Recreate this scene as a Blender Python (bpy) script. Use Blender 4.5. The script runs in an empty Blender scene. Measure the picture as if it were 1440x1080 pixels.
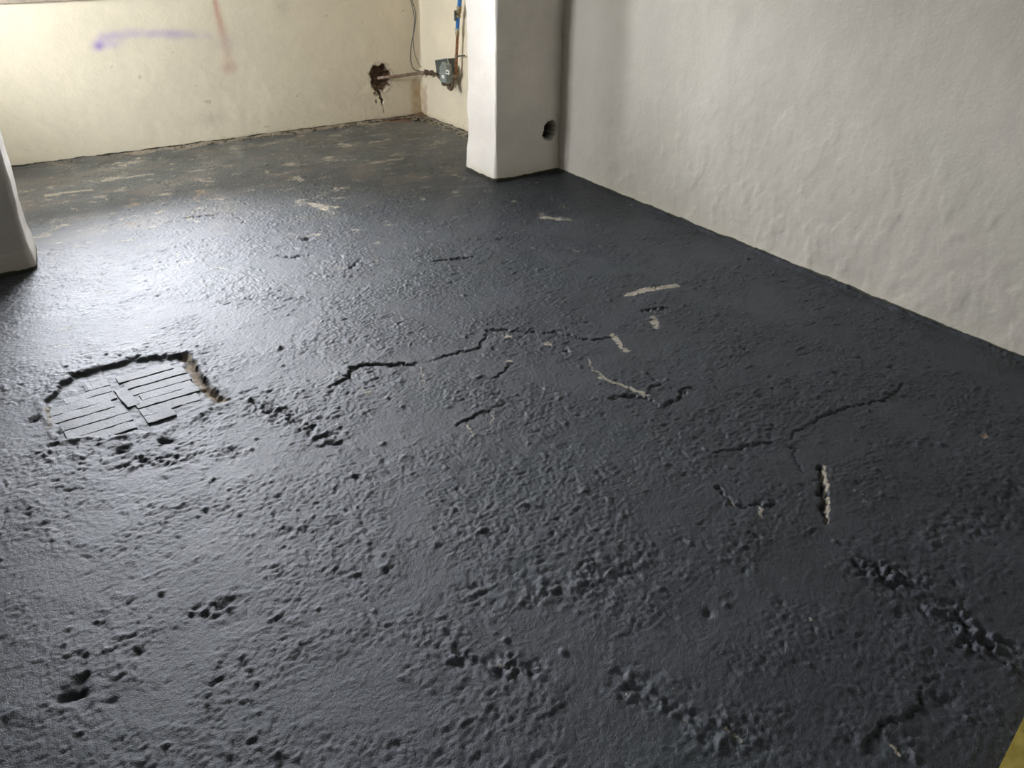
import bpy, bmesh, math, random
import numpy as np
from mathutils import Vector, Matrix
random.seed(7); rng = np.random.default_rng(7)
PI = math.pi
sc = bpy.context.scene
C = sc.collection

# ------------------------------------------------------------------ camera
F_PX = 1200.0; PITCH = math.radians(30); ROLL = math.radians(1.0); YAW = math.radians(-34.6); H = 1.6
fw = np.array([0, math.cos(PITCH), -math.sin(PITCH)]); up = np.array([0, math.sin(PITCH), math.cos(PITCH)]); rt = np.array([1., 0, 0])
cR = math.cos(ROLL)*rt + math.sin(ROLL)*up; cU = -math.sin(ROLL)*rt + math.cos(ROLL)*up
_c, _s = math.cos(YAW), math.sin(YAW)
_M = np.array([[_c, -_s, 0], [_s, _c, 0], [0, 0, 1]])
fw, cR, cU = _M@fw, _M@cR, _M@cU
cam = bpy.data.cameras.new('camera'); camo = bpy.data.objects.new('camera', cam); C.objects.link(camo)
cam.sensor_width = 36; cam.lens = 36*F_PX/1440; cam.clip_start = 0.02
camo.matrix_world = Matrix(((cR[0], cU[0], -fw[0], 0), (cR[1], cU[1], -fw[1], 0), (cR[2], cU[2], -fw[2], H), (0, 0, 0, 1)))
sc.camera = camo

# ------------------------------------------------------------------ sky, daylight, exposure
SKY = 90.0
W_BACK = (0.35, 1.60, 1.00, 2.40)        # window in the back wall: x0 x1 z0 z1
W_LEFT = (4.95, 5.65, 1.05, 2.05)        # window in the left wall of the far bay: y0 y1 z0 z1
W_NEAR = (0.90, 1.12, 1.05, 2.05)        # narrow window in the left wall, beside the camera

world = bpy.data.worlds.new('overcast_sky'); sc.world = world; world.use_nodes = True
wn = world.node_tree.nodes; wl = world.node_tree.links
bg = wn['Background']; bg.inputs['Strength'].default_value = SKY
tc = wn.new('ShaderNodeTexCoord'); sx = wn.new('ShaderNodeSeparateXYZ'); rp = wn.new('ShaderNodeValToRGB')
wl.new(tc.outputs['Generated'], sx.inputs[0]); wl.new(sx.outputs['Z'], rp.inputs['Fac']); wl.new(rp.outputs['Color'], bg.inputs['Color'])
rp.color_ramp.elements[0].position = 0.0; rp.color_ramp.elements[0].color = (0.34, 0.35, 0.33, 1)
rp.color_ramp.elements[1].position = 0.06; rp.color_ramp.elements[1].color = (0.94, 0.96, 1.0, 1)
def portal(name, loc, rot, sx_, sy_):
    l = bpy.data.lights.new(name, 'AREA'); l.shape = 'RECTANGLE'; l.size = sx_; l.size_y = sy_
    l.cycles.is_portal = True
    o = bpy.data.objects.new(name, l); C.objects.link(o); o.location = loc; o.rotation_euler = rot
portal('back_window_portal', ((W_BACK[0]+W_BACK[1])/2, 6.50, (W_BACK[2]+W_BACK[3])/2), (-PI/2, 0, 0), W_BACK[1]-W_BACK[0], W_BACK[3]-W_BACK[2])
portal('left_window_portal', (-1.18, (W_LEFT[0]+W_LEFT[1])/2, (W_LEFT[2]+W_LEFT[3])/2), (0, -PI/2, 0), W_LEFT[3]-W_LEFT[2], W_LEFT[1]-W_LEFT[0])

portal('near_window_portal', (-1.18, (W_NEAR[0]+W_NEAR[1])/2, (W_NEAR[2]+W_NEAR[3])/2), (0, -PI/2, 0), W_NEAR[3]-W_NEAR[2], W_NEAR[1]-W_NEAR[0])
vs = sc.view_settings
vs.view_transform = 'Standard'; vs.look = 'None'; vs.gamma = 1.0; vs.use_curve_mapping = False; vs.exposure = 0.0

# ------------------------------------------------------------------ room dimensions
XR, YB, XL, YF, HC = 3.41, 6.31, -1.0, -1.6, 2.45      # right wall, back wall, left wall, front wall, ceiling
PX0, PY0, PY1 = 2.92, 4.46, 4.80                       # pillar
SX1, SY0, SY1 = 0.264, 4.41, 4.75                      # wall stub on the left

# ------------------------------------------------------------------ helpers
def ray(px, py): return fw + cR*(px-720)/F_PX - cU*(py-540)/F_PX
def on(axis, val, px, py):
    d = ray(px, py); o = np.array([0, 0, H]); t = (val-o[axis])/d[axis]; return o + d*t
def G(px, py, z=0.0): return on(2, z, px, py)
def GL(pts): return np.array([G(*p)[:2] for p in pts])

_perm = rng.permutation(256); _perm = np.concatenate([_perm, _perm])
_ga = rng.uniform(0, 2*PI, 256); _gx = np.cos(_ga); _gy = np.sin(_ga)
def pn(x, y, seed=0):
    """2D gradient noise, about -1..1"""
    x = x + seed*17.31; y = y - seed*9.77
    xi = np.floor(x).astype(np.int64); yi = np.floor(y).astype(np.int64)
    xf = x-xi; yf = y-yi; xi &= 255; yi &= 255
    u = xf*xf*xf*(xf*(xf*6-15)+10); v = yf*yf*yf*(yf*(yf*6-15)+10)
    def g(ix, iy, dx, dy):
        h = _perm[_perm[ix & 255] + (iy & 255)]; return _gx[h]*dx + _gy[h]*dy
    a = g(xi, yi, xf, yf); b = g(xi+1, yi, xf-1, yf); c = g(xi, yi+1, xf, yf-1); d = g(xi+1, yi+1, xf-1, yf-1)
    return 1.5*((a+(b-a)*u)*(1-v) + (c+(d-c)*u)*v)
def fbm(x, y, n=3, seed=0):
    s = 0; a = 1; t = 0
    for i in range(n):
        s = s + a*pn(x*2**i, y*2**i, seed+i*3); t += a; a *= 0.5
    return s/t
def sst(a, b, x):
    t = np.clip((x-a)/(b-a), 0, 1); return t*t*(3-2*t)
def seg_dist(X, Y, pts, closed=False):
    """distance to a polyline and position along it 0..1"""
    D = np.full(X.shape, 1e9); T = np.zeros(X.shape)
    n = len(pts)-1
    for i in range(n):
        ax, ay = pts[i]; bx, by = pts[i+1]; dx, dy = bx-ax, by-ay; L = dx*dx+dy*dy+1e-12
        t = np.clip(((X-ax)*dx+(Y-ay)*dy)/L, 0, 1)
        d = np.hypot(X-ax-t*dx, Y-ay-t*dy); m = d < D
        D = np.where(m, d, D); T = np.where(m, (i+t)/n, T)
    return D, T
def local(X, Y, pts, pad):
    return (X > pts[:, 0].min()-pad) & (X < pts[:, 0].max()+pad) & (Y > pts[:, 1].min()-pad) & (Y < pts[:, 1].max()+pad)

def tag(o, label=None, cat=None, group=None, kind=None):
    if label: o['label'] = label
    if cat: o['category'] = cat
    if group: o['group'] = group
    if kind: o['kind'] = kind
    return o
def grid_mesh(name, co, nu, nv, mats, parent=None, col=None, keep=None, smooth=True, flip=False, extra=None):
    """co: (nu*nv,3) vertices; quads over the (nu,nv) lattice"""
    idx = np.arange(nu*nv).reshape(nu, nv)
    q = np.stack([idx[:-1, :-1], idx[1:, :-1], idx[1:, 1:], idx[:-1, 1:]], -1)
    if keep is not None: q = q[keep]
    q = q.reshape(-1, 4)
    if flip: q = q[:, ::-1]
    q = np.ascontiguousarray(q)
    me = bpy.data.meshes.new(name)
    me.vertices.add(len(co)); me.vertices.foreach_set('co', co.astype(np.float32).ravel())
    me.loops.add(q.size); me.loops.foreach_set('vertex_index', q.ravel().astype(np.int32))
    me.polygons.add(len(q)); me.polygons.foreach_set('loop_start', np.arange(0, q.size, 4, dtype=np.int32))
    me.polygons.foreach_set('use_smooth', np.full(len(q), smooth))
    me.update(calc_edges=True)
    if col is not None:
        a = me.color_attributes.new('col', 'FLOAT_COLOR', 'POINT')
        c4 = np.ones((len(co), 4), np.float32); c4[:, :col.shape[1]] = col; a.data.foreach_set('color', c4.ravel())
    if extra is not None:
        for k, v in extra.items():
            a = me.attributes.new(k, 'FLOAT', 'POINT'); a.data.foreach_set('value', v.astype(np.float32).ravel())
    for m in (mats if isinstance(mats, (list, tuple)) else [mats]): me.materials.append(m)
    o = bpy.data.objects.new(name, me); C.objects.link(o); o.parent = parent
    return o
def from_bm(name, bm, mat, parent=None, smooth=None):
    me = bpy.data.meshes.new(name); bmesh.ops.recalc_face_normals(bm, faces=bm.faces)
    bm.to_mesh(me); bm.free()
    me.materials.append(mat)
    if smooth is not None:
        me.polygons.foreach_set('use_smooth', [True]*len(me.polygons))
        me.set_sharp_from_angle(angle=math.radians(smooth))
    o = bpy.data.objects.new(name, me); C.objects.link(o); o.parent = parent
    return o
def b_box(bm, lo, hi, bev=0.0, seg=2, mat=None):
    r = bmesh.ops.create_cube(bm, size=1.0); vs_ = r['verts']
    for v in vs_:
        v.co = Vector(((lo[i]+hi[i])/2 + v.co[i]*(hi[i]-lo[i]) for i in range(3)))
    if bev:
        es = list({e for v in vs_ for e in v.link_edges})
        r2 = bmesh.ops.bevel(bm, geom=es, offset=bev, segments=seg, affect='EDGES', profile=0.5)
        vs_ = list({v for f in r2['faces'] for v in f.verts} | {v for v in vs_ if v.is_valid})
    if mat is not None: bmesh.ops.transform(bm, matrix=mat, verts=vs_)
    return vs_
def catmull(pts, k=8):
    P = [Vector(p) for p in pts]; P = [P[0]*2-P[1]] + P + [P[-1]*2-P[-2]]; out = []
    for i in range(1, len(P)-2):
        for j in range(k):
            t = j/k; a, b, c, d = P[i-1], P[i], P[i+1], P[i+2]
            out.append(0.5*((2*b)+(c-a)*t+(2*a-5*b+4*c-d)*t*t+(3*b-a-3*c+d)*t**3))
    out.append(P[-2]); return out
def b_tube(bm, pts, r, seg=10, cap=True):
    pts = [Vector(p) for p in pts]; n = len(pts); rings = []
    rad = r if isinstance(r, (list, tuple)) else [r]*n
    t0 = (pts[1]-pts[0]).normalized(); ref = Vector((0, 0, 1)) if abs(t0.z) < .9 else Vector((1, 0, 0))
    nrm = t0.cross(ref).normalized()
    for i, p in enumerate(pts):
        t = (pts[min(i+1, n-1)]-pts[max(i-1, 0)]).normalized()
        nrm = (nrm - t*nrm.dot(t)).normalized(); b = t.cross(nrm)
        rings.append([bm.verts.new(p + (nrm*math.cos(2*PI*k/seg)+b*math.sin(2*PI*k/seg))*rad[i]) for k in range(seg)])
    for a, b in zip(rings, rings[1:]):
        for k in range(seg): bm.faces.new((a[k], a[(k+1) % seg], b[(k+1) % seg], b[k]))
    if cap: bm.faces.new(rings[0][::-1]); bm.faces.new(rings[-1])
    return rings
def tube(name, pts, r, mat, parent, seg=10, smooth=40):
    bm = bmesh.new(); b_tube(bm, pts, r, seg); return from_bm(name, bm, mat, parent, smooth)
def hexnut(name, p, axis, r, h, mat, parent):
    a = Vector(axis).normalized(); bm = bmesh.new()
    p = Vector(p); b_tube(bm, [p-a*h/2, p-a*h*.38, p+a*h*.38, p+a*h/2], [r*.85, r, r, r*.85], 6)
    return from_bm(name, bm, mat, parent)

# ------------------------------------------------------------------ materials
def new_mat(name):
    m = bpy.data.materials.new(name); m.use_nodes = True
    nt = m.node_tree; return m, nt, nt.nodes['Principled BSDF']
def nd(nt, t, **kw):
    n = nt.nodes.new(t)
    for k, v in kw.items():
        if k in n.inputs: n.inputs[k].default_value = v
        else: setattr(n, k, v)
    return n
def simple(name, col, rough=.5, metal=0.0, vary=.25, scale=40, bump=.0, col2=None, spec=.5):
    m, nt, p = new_mat(name); L = nt.links
    tcn = nd(nt, 'ShaderNodeTexCoord'); nz = nd(nt, 'ShaderNodeTexNoise', Scale=scale, Detail=5.0)
    L.new(tcn.outputs['Object'], nz.inputs['Vector'])
    r = nd(nt, 'ShaderNodeValToRGB'); L.new(nz.outputs['Fac'], r.inputs['Fac'])
    c2 = col2 or tuple(c*(1-vary) for c in col)
    r.color_ramp.elements[0].position = .38; r.color_ramp.elements[1].position = .62
    r.color_ramp.elements[0].color = (*c2, 1); r.color_ramp.elements[1].color = (*col, 1)
    L.new(r.outputs['Color'], p.inputs['Base Color'])
    p.inputs['Roughness'].default_value = rough; p.inputs['Metallic'].default_value = metal
    p.inputs['Specular IOR Level'].default_value = spec
    if bump:
        b = nd(nt, 'ShaderNodeBump', Strength=bump, Distance=.004); L.new(nz.outputs['Fac'], b.inputs['Height']); L.new(b.outputs['Normal'], p.inputs['Normal'])
    return m
def mathn(nt, op, a, b=None):
    n = nt.nodes.new('ShaderNodeMath'); n.operation = op
    for i, v in enumerate((a, b)):
        if v is None: continue
        if isinstance(v, (int, float)): n.inputs[i].default_value = v
        else: nt.links.new(v, n.inputs[i])
    return n.outputs[0]

def floor_material(name, vertex=True, base=(0.03, 0.034, 0.043)):
    """worn dark blue-grey floor paint over rough screed; chips where the paint has gone"""
    m, nt, p = new_mat(name); L = nt.links
    geo = nd(nt, 'ShaderNodeNewGeometry')
    n1 = nd(nt, 'ShaderNodeTexNoise', Scale=90.0, Detail=6.0, Roughness=.62); L.new(geo.outputs['Position'], n1.inputs['Vector'])
    n2 = nd(nt, 'ShaderNodeTexNoise', Scale=320.0, Detail=3.0, Roughness=.6); L.new(geo.outputs['Position'], n2.inputs['Vector'])
    n3 = nd(nt, 'ShaderNodeTexNoise', Scale=3.2, Detail=5.0, Roughness=.6); L.new(geo.outputs['Position'], n3.inputs['Vector'])
    vr = nd(nt, 'ShaderNodeMapRange'); L.new(n3.outputs['Fac'], vr.inputs['Value'])
    vr.inputs['From Min'].default_value = .3; vr.inputs['From Max'].default_value = .7; vr.inputs['To Min'].default_value = .75; vr.inputs['To Max'].default_value = 1.25
    if vertex:
        at = nd(nt, 'ShaderNodeAttribute', attribute_name='col'); colr = at.outputs['Color']
        ch = nd(nt, 'ShaderNodeAttribute', attribute_name='chip').outputs['Fac']
        rg = nd(nt, 'ShaderNodeAttribute', attribute_name='ragged').outputs['Fac']
    else:
        rgb = nd(nt, 'ShaderNodeRGB'); rgb.outputs[0].default_value = (*base, 1); colr = rgb.outputs[0]
    mul = nd(nt, 'ShaderNodeVectorMath', operation='SCALE'); L.new(colr, mul.inputs[0]); L.new(vr.outputs[0], mul.inputs['Scale'])
    out = mul.outputs[0]
    gv = nd(nt, 'ShaderNodeMapRange'); L.new(n2.outputs['Fac'], gv.inputs['Value']); gv.inputs['From Min'].default_value = .35; gv.inputs['From Max'].default_value = .72; gv.inputs['To Min'].default_value = .62; gv.inputs['To Max'].default_value = 1.9
    gm_ = nd(nt, 'ShaderNodeVectorMath', operation='SCALE'); L.new(out, gm_.inputs[0]); L.new(gv.outputs[0], gm_.inputs['Scale']); out = gm_.outputs[0]
    rough = mathn(nt, 'ADD', mathn(nt, 'MULTIPLY', n1.outputs['Fac'], .22), mathn(nt, 'ADD', mathn(nt, 'MULTIPLY', n3.outputs['Fac'], .22), .30))
    if vertex:
        # exposed screed where chip + fine noise passes a threshold
        s = mathn(nt, 'ADD', ch, mathn(nt, 'MULTIPLY', mathn(nt, 'SUBTRACT', n1.outputs['Fac'], .5), 2.4))
        k = nd(nt, 'ShaderNodeMapRange'); L.new(s, k.inputs['Value']); k.inputs['From Min'].default_value = .42; k.inputs['From Max'].default_value = .68
        cm = nd(nt, 'ShaderNodeMix', data_type='RGBA'); L.new(k.outputs[0], cm.inputs[0]); L.new(out, cm.inputs[6])
        cc = nd(nt, 'ShaderNodeValToRGB'); L.new(n2.outputs['Fac'], cc.inputs['Fac'])
        cc.color_ramp.elements[0].position = .35; cc.color_ramp.elements[1].position = .65
        cc.color_ramp.elements[0].color = (.16, .14, .10, 1); cc.color_ramp.elements[1].color = (.50, .46, .38, 1)
        rc = nd(nt, 'ShaderNodeMix', data_type='RGBA'); L.new(rg, rc.inputs[0]); L.new(cc.outputs['Color'], rc.inputs[6]); rc.inputs[7].default_value = (.17, .095, .05, 1)
        L.new(rc.outputs[2], cm.inputs[7]); out = cm.outputs[2]
        rough = mathn(nt, 'ADD', rough, mathn(nt, 'MULTIPLY', k.outputs[0], .45))
    L.new(out, p.inputs['Base Color']); L.new(rough, p.inputs['Roughness'])
    p.inputs['Specular IOR Level'].default_value = .56; p.inputs['Specular Tint'].default_value = (.86, .88, 1.0, 1)
    b1 = nd(nt, 'ShaderNodeBump', Strength=.9, Distance=.0035); L.new(n1.outputs['Fac'], b1.inputs['Height'])
    b2 = nd(nt, 'ShaderNodeBump', Strength=.9, Distance=.0018); L.new(n2.outputs['Fac'], b2.inputs['Height']); L.new(b1.outputs['Normal'], b2.inputs['Normal'])
    L.new(b2.outputs['Normal'], p.inputs['Normal'])
    return m
def plaster_material(name):
    """limewashed lumpy plaster, colour from the surface attribute; painted-over foot"""
    m, nt, p = new_mat(name); L = nt.links
    geo = nd(nt, 'ShaderNodeNewGeometry')
    at = nd(nt, 'ShaderNodeAttribute', attribute_name='col')
    n1 = nd(nt, 'ShaderNodeTexNoise', Scale=60.0, Detail=6.0, Roughness=.6); L.new(geo.outputs['Position'], n1.inputs['Vector'])
    n2 = nd(nt, 'ShaderNodeTexNoise', Scale=9.0, Detail=5.0, Roughness=.6); L.new(geo.outputs['Position'], n2.inputs['Vector'])
    s = mathn(nt, 'ADD', .87, mathn(nt, 'ADD', mathn(nt, 'MULTIPLY', n1.outputs['Fac'], .10), mathn(nt, 'MULTIPLY', n2.outputs['Fac'], .16)))
    mul = nd(nt, 'ShaderNodeVectorMath', operation='SCALE'); L.new(at.outputs['Color'], mul.inputs[0]); L.new(s, mul.inputs['Scale'])
    sp = nd(nt, 'ShaderNodeSeparateXYZ'); L.new(geo.outputs['Position'], sp.inputs[0])
    # dark floor paint carried up the foot of the wall in an uneven line
    line = mathn(nt, 'ADD', .004, mathn(nt, 'MULTIPLY', n2.outputs['Fac'], .030))
    k = nd(nt, 'ShaderNodeMapRange'); L.new(mathn(nt, 'SUBTRACT', sp.outputs['Z'], line), k.inputs['Value'])
    k.inputs['From Min'].default_value = .003; k.inputs['From Max'].default_value = -.001
    cm = nd(nt, 'ShaderNodeMix', data_type='RGBA'); L.new(k.outputs[0], cm.inputs[0]); L.new(mul.outputs[0], cm.inputs[6]); cm.inputs[7].default_value = (.055, .055, .04, 1)
    L.new(cm.outputs[2], p.inputs['Base Color']); p.inputs['Roughness'].default_value = .78; p.inputs['Specular IOR Level'].default_value = .3
    b1 = nd(nt, 'ShaderNodeBump', Strength=.5, Distance=.003); L.new(n1.outputs['Fac'], b1.inputs['Height'])
    L.new(b1.outputs['Normal'], p.inputs['Normal'])
    return m
M_FLOOR = floor_material('worn_floor_paint')
M_BOARD = floor_material('painted_board', vertex=False, base=(.05, .052, .055))
M_PLAST = plaster_material('white_plaster')
M_CEIL = simple('ceiling_plaster', (.72, .71, .67), .85, vary=.08, scale=6)
M_FRAME = simple('window_paint', (.75, .74, .70), .45, vary=.1)
M_SILL = simple('sill_paint', (.42, .36, .29), .55, vary=.2)
M_COPPER = simple('tarnished_copper', (.42, .20, .10), .38, .85, col2=(.22, .11, .06), scale=60)
M_IRON = simple('painted_iron_pipe', (.33, .25, .19), .5, .2, col2=(.16, .10, .07), scale=35, bump=.3)
M_BLUE = simple('blue_plastic', (.03, .17, .50), .4, vary=.15)
M_BRASS = simple('aged_brass', (.45, .38, .24), .4, .8, col2=(.22, .18, .12), scale=70)
M_RUST = simple('rusty_fitting', (.16, .11, .07), .7, .3, col2=(.06, .045, .035), scale=80, bump=.5)
M_GREY = simple('grey_green_enamel', (.23, .26, .24), .45, vary=.2, scale=30)
M_DKGREY = simple('dark_grey_plate', (.085, .095, .09), .5, vary=.25, scale=25)
M_CREAM = simple('cream_plate_edge', (.42, .41, .34), .5, vary=.15)
M_WHITE = simple('white_label', (.80, .80, .78), .5, vary=.05)
M_BLACK = simple('black_print', (.03, .03, .03), .5, vary=.1)
M_CABLE = simple('grey_cable', (.10, .10, .085), .5, vary=.15)
M_EARTH = simple('brown_cable', (.12, .08, .035), .5, vary=.3, scale=120)
M_YELLOW = simple('yellow_board', (.42, .33, .075), .6, col2=(.28, .22, .035), scale=22, bump=.25)
M_CRUMB = simple('mortar_crumb', (.26, .22, .15), .9, col2=(.07, .06, .045), scale=25)
M_CONC = simple('concrete', (.35, .35, .33), .9)
m_, nt_, p_ = new_mat('window_glass')
tr_ = nd(nt_, 'ShaderNodeBsdfTransparent'); gl_ = nd(nt_, 'ShaderNodeBsdfGlossy', Roughness=.02); fr_ = nd(nt_, 'ShaderNodeFresnel', IOR=1.45); mx_ = nd(nt_, 'ShaderNodeMixShader')
nt_.links.new(fr_.outputs[0], mx_.inputs[0]); nt_.links.new(tr_.outputs[0], mx_.inputs[1]); nt_.links.new(gl_.outputs[0], mx_.inputs[2]); nt_.links.new(mx_.outputs[0], nt_.nodes['Material Output'].inputs['Surface'])
M_GLASS = m_

# ------------------------------------------------------------------ floor
def axis(*pieces):
    out = [pieces[0][0]]
    for a, b, s in pieces: out += list(np.linspace(a, b, max(2, int(round((b-a)/s))+1))[1:])
    return np.array(out)
fx = axis((XL-.05, -.30, .03), (-.30, 1.9, .0052), (1.9, XR+.04, .0065))
fy = axis((YF-.05, .25, .04), (.25, 3.6, .0052), (3.6, 5.2, .0075), (5.2, YB+.04, .010))
FX, FY = np.meshgrid(fx, fy, indexing='ij'); FX = FX.ravel(); FY = FY.ravel()
wx = FX + .012*pn(FX*14, FY*14, 40); wy = FY + .012*pn(FX*14, FY*14, 41)
Z = .0040*fbm(FX*.9, FY*.9, 2, 1)
rough = sst(-.25, .35, fbm(wx*3.1, wy*3.1, 3, 2) + .15)            # rough screed 1 ... trowelled smooth 0
Z += .0014*fbm(wx*6, wy*6, 2, 5)*(.5+.6*rough)
# flaky terraces
t1 = fbm(wx*9, wy*11, 3, 9); Z += .0011*sst(.02, .07, t1)*(.3+.7*rough) + .0008*sst(.22, .26, t1)
t2 = fbm(wx*22, wy*26, 2, 12); Z += .0010*sst(.05, .14, t2)*rough
# grit
gr = .0018*np.abs(pn(wx*34, wy*38, 15)) + .0022*np.abs(pn(FX*58, FY*64, 16)) + .0018*pn(FX*88, FY*92, 17)
Z += gr*(.30+.95*rough)
lump = pn(wx*30, wy*34, 18); Z += .0042*sst(.46, .8, lump)*(.35+.65*rough)
pit = pn(wx*26, wy*24, 19); Z -= .0045*sst(.50, .8, pit)*(.3+.7*rough)
chip = -.16 + .22*fbm(FX*5, FY*5, 3, 22) + .30*sst(.3, .6, pn(wx*9, wy*12, 24))
ragged = np.zeros_like(Z)
# more scuffing in the far bay and by the back wall
far = sst(3.6, 5.8, FY)
chip += .42*far*sst(-.05, .35, fbm(wx*4.5, wy*6, 3, 30)) + .10*far + .30*far*sst(.1, .5, fbm(wx*22, wy*26, 2, 37))
chip += .42*sst(2.7, 4.0, FY)*sst(.12, .42, fbm(wx*10, wy*14, 3, 31))
ragged += .7*sst(.25, .5, fbm(FX*2.1, FY*2.1, 2, 33))*far
# worn strip along the foot of the back wall and of the wall behind the pillar
eb = YB-FY; e2 = np.where(FY > PY1, XR-FX, 9.0)
n_ = fbm(wx*8, wy*8, 3, 35)
chip += .9*sst(.07+.05*n_, .01, eb)*sst(.6, 1.6, FX) + .8*sst(.11+.07*n_, .02, e2) + .35*sst(.25, .05, eb+.2*n_)*sst(2.2, 3.2, FX)
ragged += .35*sst(.12, .0, eb) + .8*sst(.35, .05, np.hypot(FX-XR, FY-YB))
Z += .012*sst(.06, .0, eb)*(1+n_) + .012*sst(.07, 0, e2)*(1+n_)
Z += .010*sst(.035, .0, np.where(FY < PY0, XR-FX, 9.))*(1+.8*n_)

def crack(px, w=.004, depth=.014, step=.003, wob=.013, chipv=0.0, side=1, tfade=True):
    global Z, chip
    pts = GL(px); m = local(FX, FY, pts, .12); x = FX[m]; y = FY[m]
    xx = x + wob*pn(x*20, y*20, 51) + .8*wob*pn(x*48, y*48, 52); yy = y + wob*pn(x*20, y*20, 53) + .8*wob*pn(x*48, y*48, 54)
    d, t = seg_dist(xx, yy, pts)
    f = sst(0, .12, t)*sst(1, .88, t) if tfade else 1.0
    ww = w*(.30+.85*np.abs(pn(x*30, y*30, 55)))
    Z[m] -= depth*f*np.exp(-(d/ww)**2)
    # the camera side of the crack stands lower, the far side has a small lip
    sgn = np.sign(yy - np.interp(xx, *(pts[np.argsort(pts[:, 0])].T)))*side
    Z[m] += step*f*np.where(sgn > 0, np.exp(-(d/.03)), -.8*np.exp(-(d/.05)))
    if chipv: chip[m] += chipv*f*np.where(sgn < 0, np.exp(-(d/.018)**2), 0)
def scuff_or_glint(px, w=.012, v=1.0, rag=0.0, dz=0.0, wob=.012):
    global Z, chip, ragged
    pts = GL(px)
    if len(pts) == 1: pts = np.vstack([pts, pts+.001])
    m = local(FX, FY, pts, .15); x = FX[m]; y = FY[m]
    xx = x + wob*pn(x*28, y*28, 61); yy = y + wob*pn(x*28, y*28, 62)
    d, t = seg_dist(xx, yy, pts); g = np.exp(-(d/w)**2)
    chip[m] += 1.15*v*g; ragged[m] += rag*g; Z[m] += dz*g
def rubble(px, w=.05, amp=.010):
    global Z
    pts = GL(px); m = local(FX, FY, pts, .2); x = FX[m]; y = FY[m]
    d, t = seg_dist(x+.02*pn(x*15, y*15, 71), y+.02*pn(x*15, y*15, 72), pts); g = np.exp(-(d/w)**2)
    k_ = sst(-.5, .15, fbm(x*11, y*11, 2, 75)); n_r = sst(.0, .12, fbm(x*24, y*24, 2, 76))
    Z[m] += g*k_*amp*(.55*n_r + .7*pn(x*36, y*36, 73) + .5*pn(x*80, y*80, 74) - .35)
def hole(px, py, r=.02, depth=.018):
    scuff_or_glint([(px, py)], w=r, v=0, dz=-depth, wob=r*.7)
crack([(458, 546), (485, 535), (495, 520), (512, 513), (555, 512), (600, 511)], .0055, .018, .005, chipv=.35)
crack([(595, 511), (615, 502), (640, 497), (676, 489), (680, 472), (690, 464), (740, 466), (785, 468), (815, 475), (845, 478), (872, 468)], .004, .014, .003, chipv=.15)
crack([(640, 598), (655, 592), (668, 582), (694, 578)], .005, .014, .003)
crack([(685, 533), (700, 530), (712, 518), (724, 508)], .004, .012)
crack([(855, 562), (880, 556), (905, 560), (928, 572), (950, 565), (965, 545), (985, 548)], .006, .012)
crack([(605, 367), (640, 365), (668, 360)], .006, .016, .004)
crack([(385, 358), (410, 362), (440, 358)], .005, .012)
crack([(488, 380), (500, 372), (506, 364)], .006, .012)
crack([(1108, 622), (1118, 608), (1132, 600), (1165, 583), (1205, 570), (1245, 562), (1262, 550), (1276, 532)], .0034, .012, .002, wob=.008)
crack([(1112, 626), (1118, 640), (1124, 665)], .004, .009, .001)
crack([(1003, 680), (1015, 694), (1026, 706), (1050, 714), (1078, 712), (1100, 706)], .007, .016, .003)
crack([(1155, 650), (1156, 690), (1160, 740)], .010, .026, .002, wob=.012)
crack([(1205, 1052), (1228, 1035), (1243, 1018), (1262, 1012), (1290, 994), (1297, 965)], .006, .014, .004, wob=.009)
crack([(900, 437), (918, 434), (940, 432)], .006, .012, .003)
crack([(1000, 640), (1050, 628), (1090, 622)], .006, .008)
crack([(735, 338), (700, 336), (750, 330)], .004, .008)
crack([(255, 308), (280, 304), (310, 302)], .007, .012)
crack([(905, 520), (925, 540), (910, 555)], .004, .008)
# exposed screed seen in the paint
for a in (([(883, 415), (910, 408), (950, 402)], .022, 1.1), ([(918, 445), (924, 462)], .018, .8), ([(715, 474)], .018, .9), ([(770, 484)], .022, .9),
          ([(862, 470), (868, 480), (878, 492)], .018, 1.0), ([(716, 508)], .013, 1.0), ([(826, 500), (832, 518), (850, 530)], .006, .8), ([(842, 530), (880, 545)], .012, .9),
          ([(888, 548), (908, 556)], .013, 1.1), ([(505, 545), (520, 555)], .022, .55), ([(592, 515), (596, 545)], .005, .8), ([(550, 557), (575, 556)], .010, .6),
          ([(655, 598), (665, 612)], .008, .9), ([(692, 580), (691, 600), (680, 612)], .004, .8), ([(1160, 655), (1161, 685), (1165, 735)], .008, 1.1), ([(1024, 704), (1034, 712)], .007, .8),
          ([(1066, 716), (1074, 728)], .006, .9), ([(1385, 614)], .014, .9), ([(1205, 690), (1215, 705)], .020, .4), ([(1140, 873)], .010, .75), ([(705, 937)], .014, .6), ([(884, 974)], .008, .8),
          ([(960, 1004), (970, 1015)], .010, .6), ([(1020, 1022), (1036, 1036)], .010, .75), ([(1045, 620)], .022, .35), ([(690, 288), (760, 300), (800, 310)], .03, .35), ([(440, 290), (470, 300)], .03, .5),
          ([(270, 283), (285, 270)], .03, .55), ([(420, 285), (475, 292)], .03, .5), ([(415, 250)], .05, .55), ([(765, 307), (785, 309)], .02, .8), ([(530, 342)], .03, .7), ([(150, 240), (200, 228)], .06, .3),
          ([(800, 350), (812, 354)], .015, .7), ([(725, 327)], .015, .7), ([(750, 349)], .015, .7), ([(570, 343)], .015, .7), ([(1255, 1050), (1262, 1062)], .008, .8), ([(630, 280), (640, 268)], .04, .4)):
    scuff_or_glint(*a)
for p in ((400, 250), (180, 314), (1383, 612), (1400, 625), (330, 225)): scuff_or_glint([p], .04 if p[1] < 400 else .02, .25, 1.0)
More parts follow.
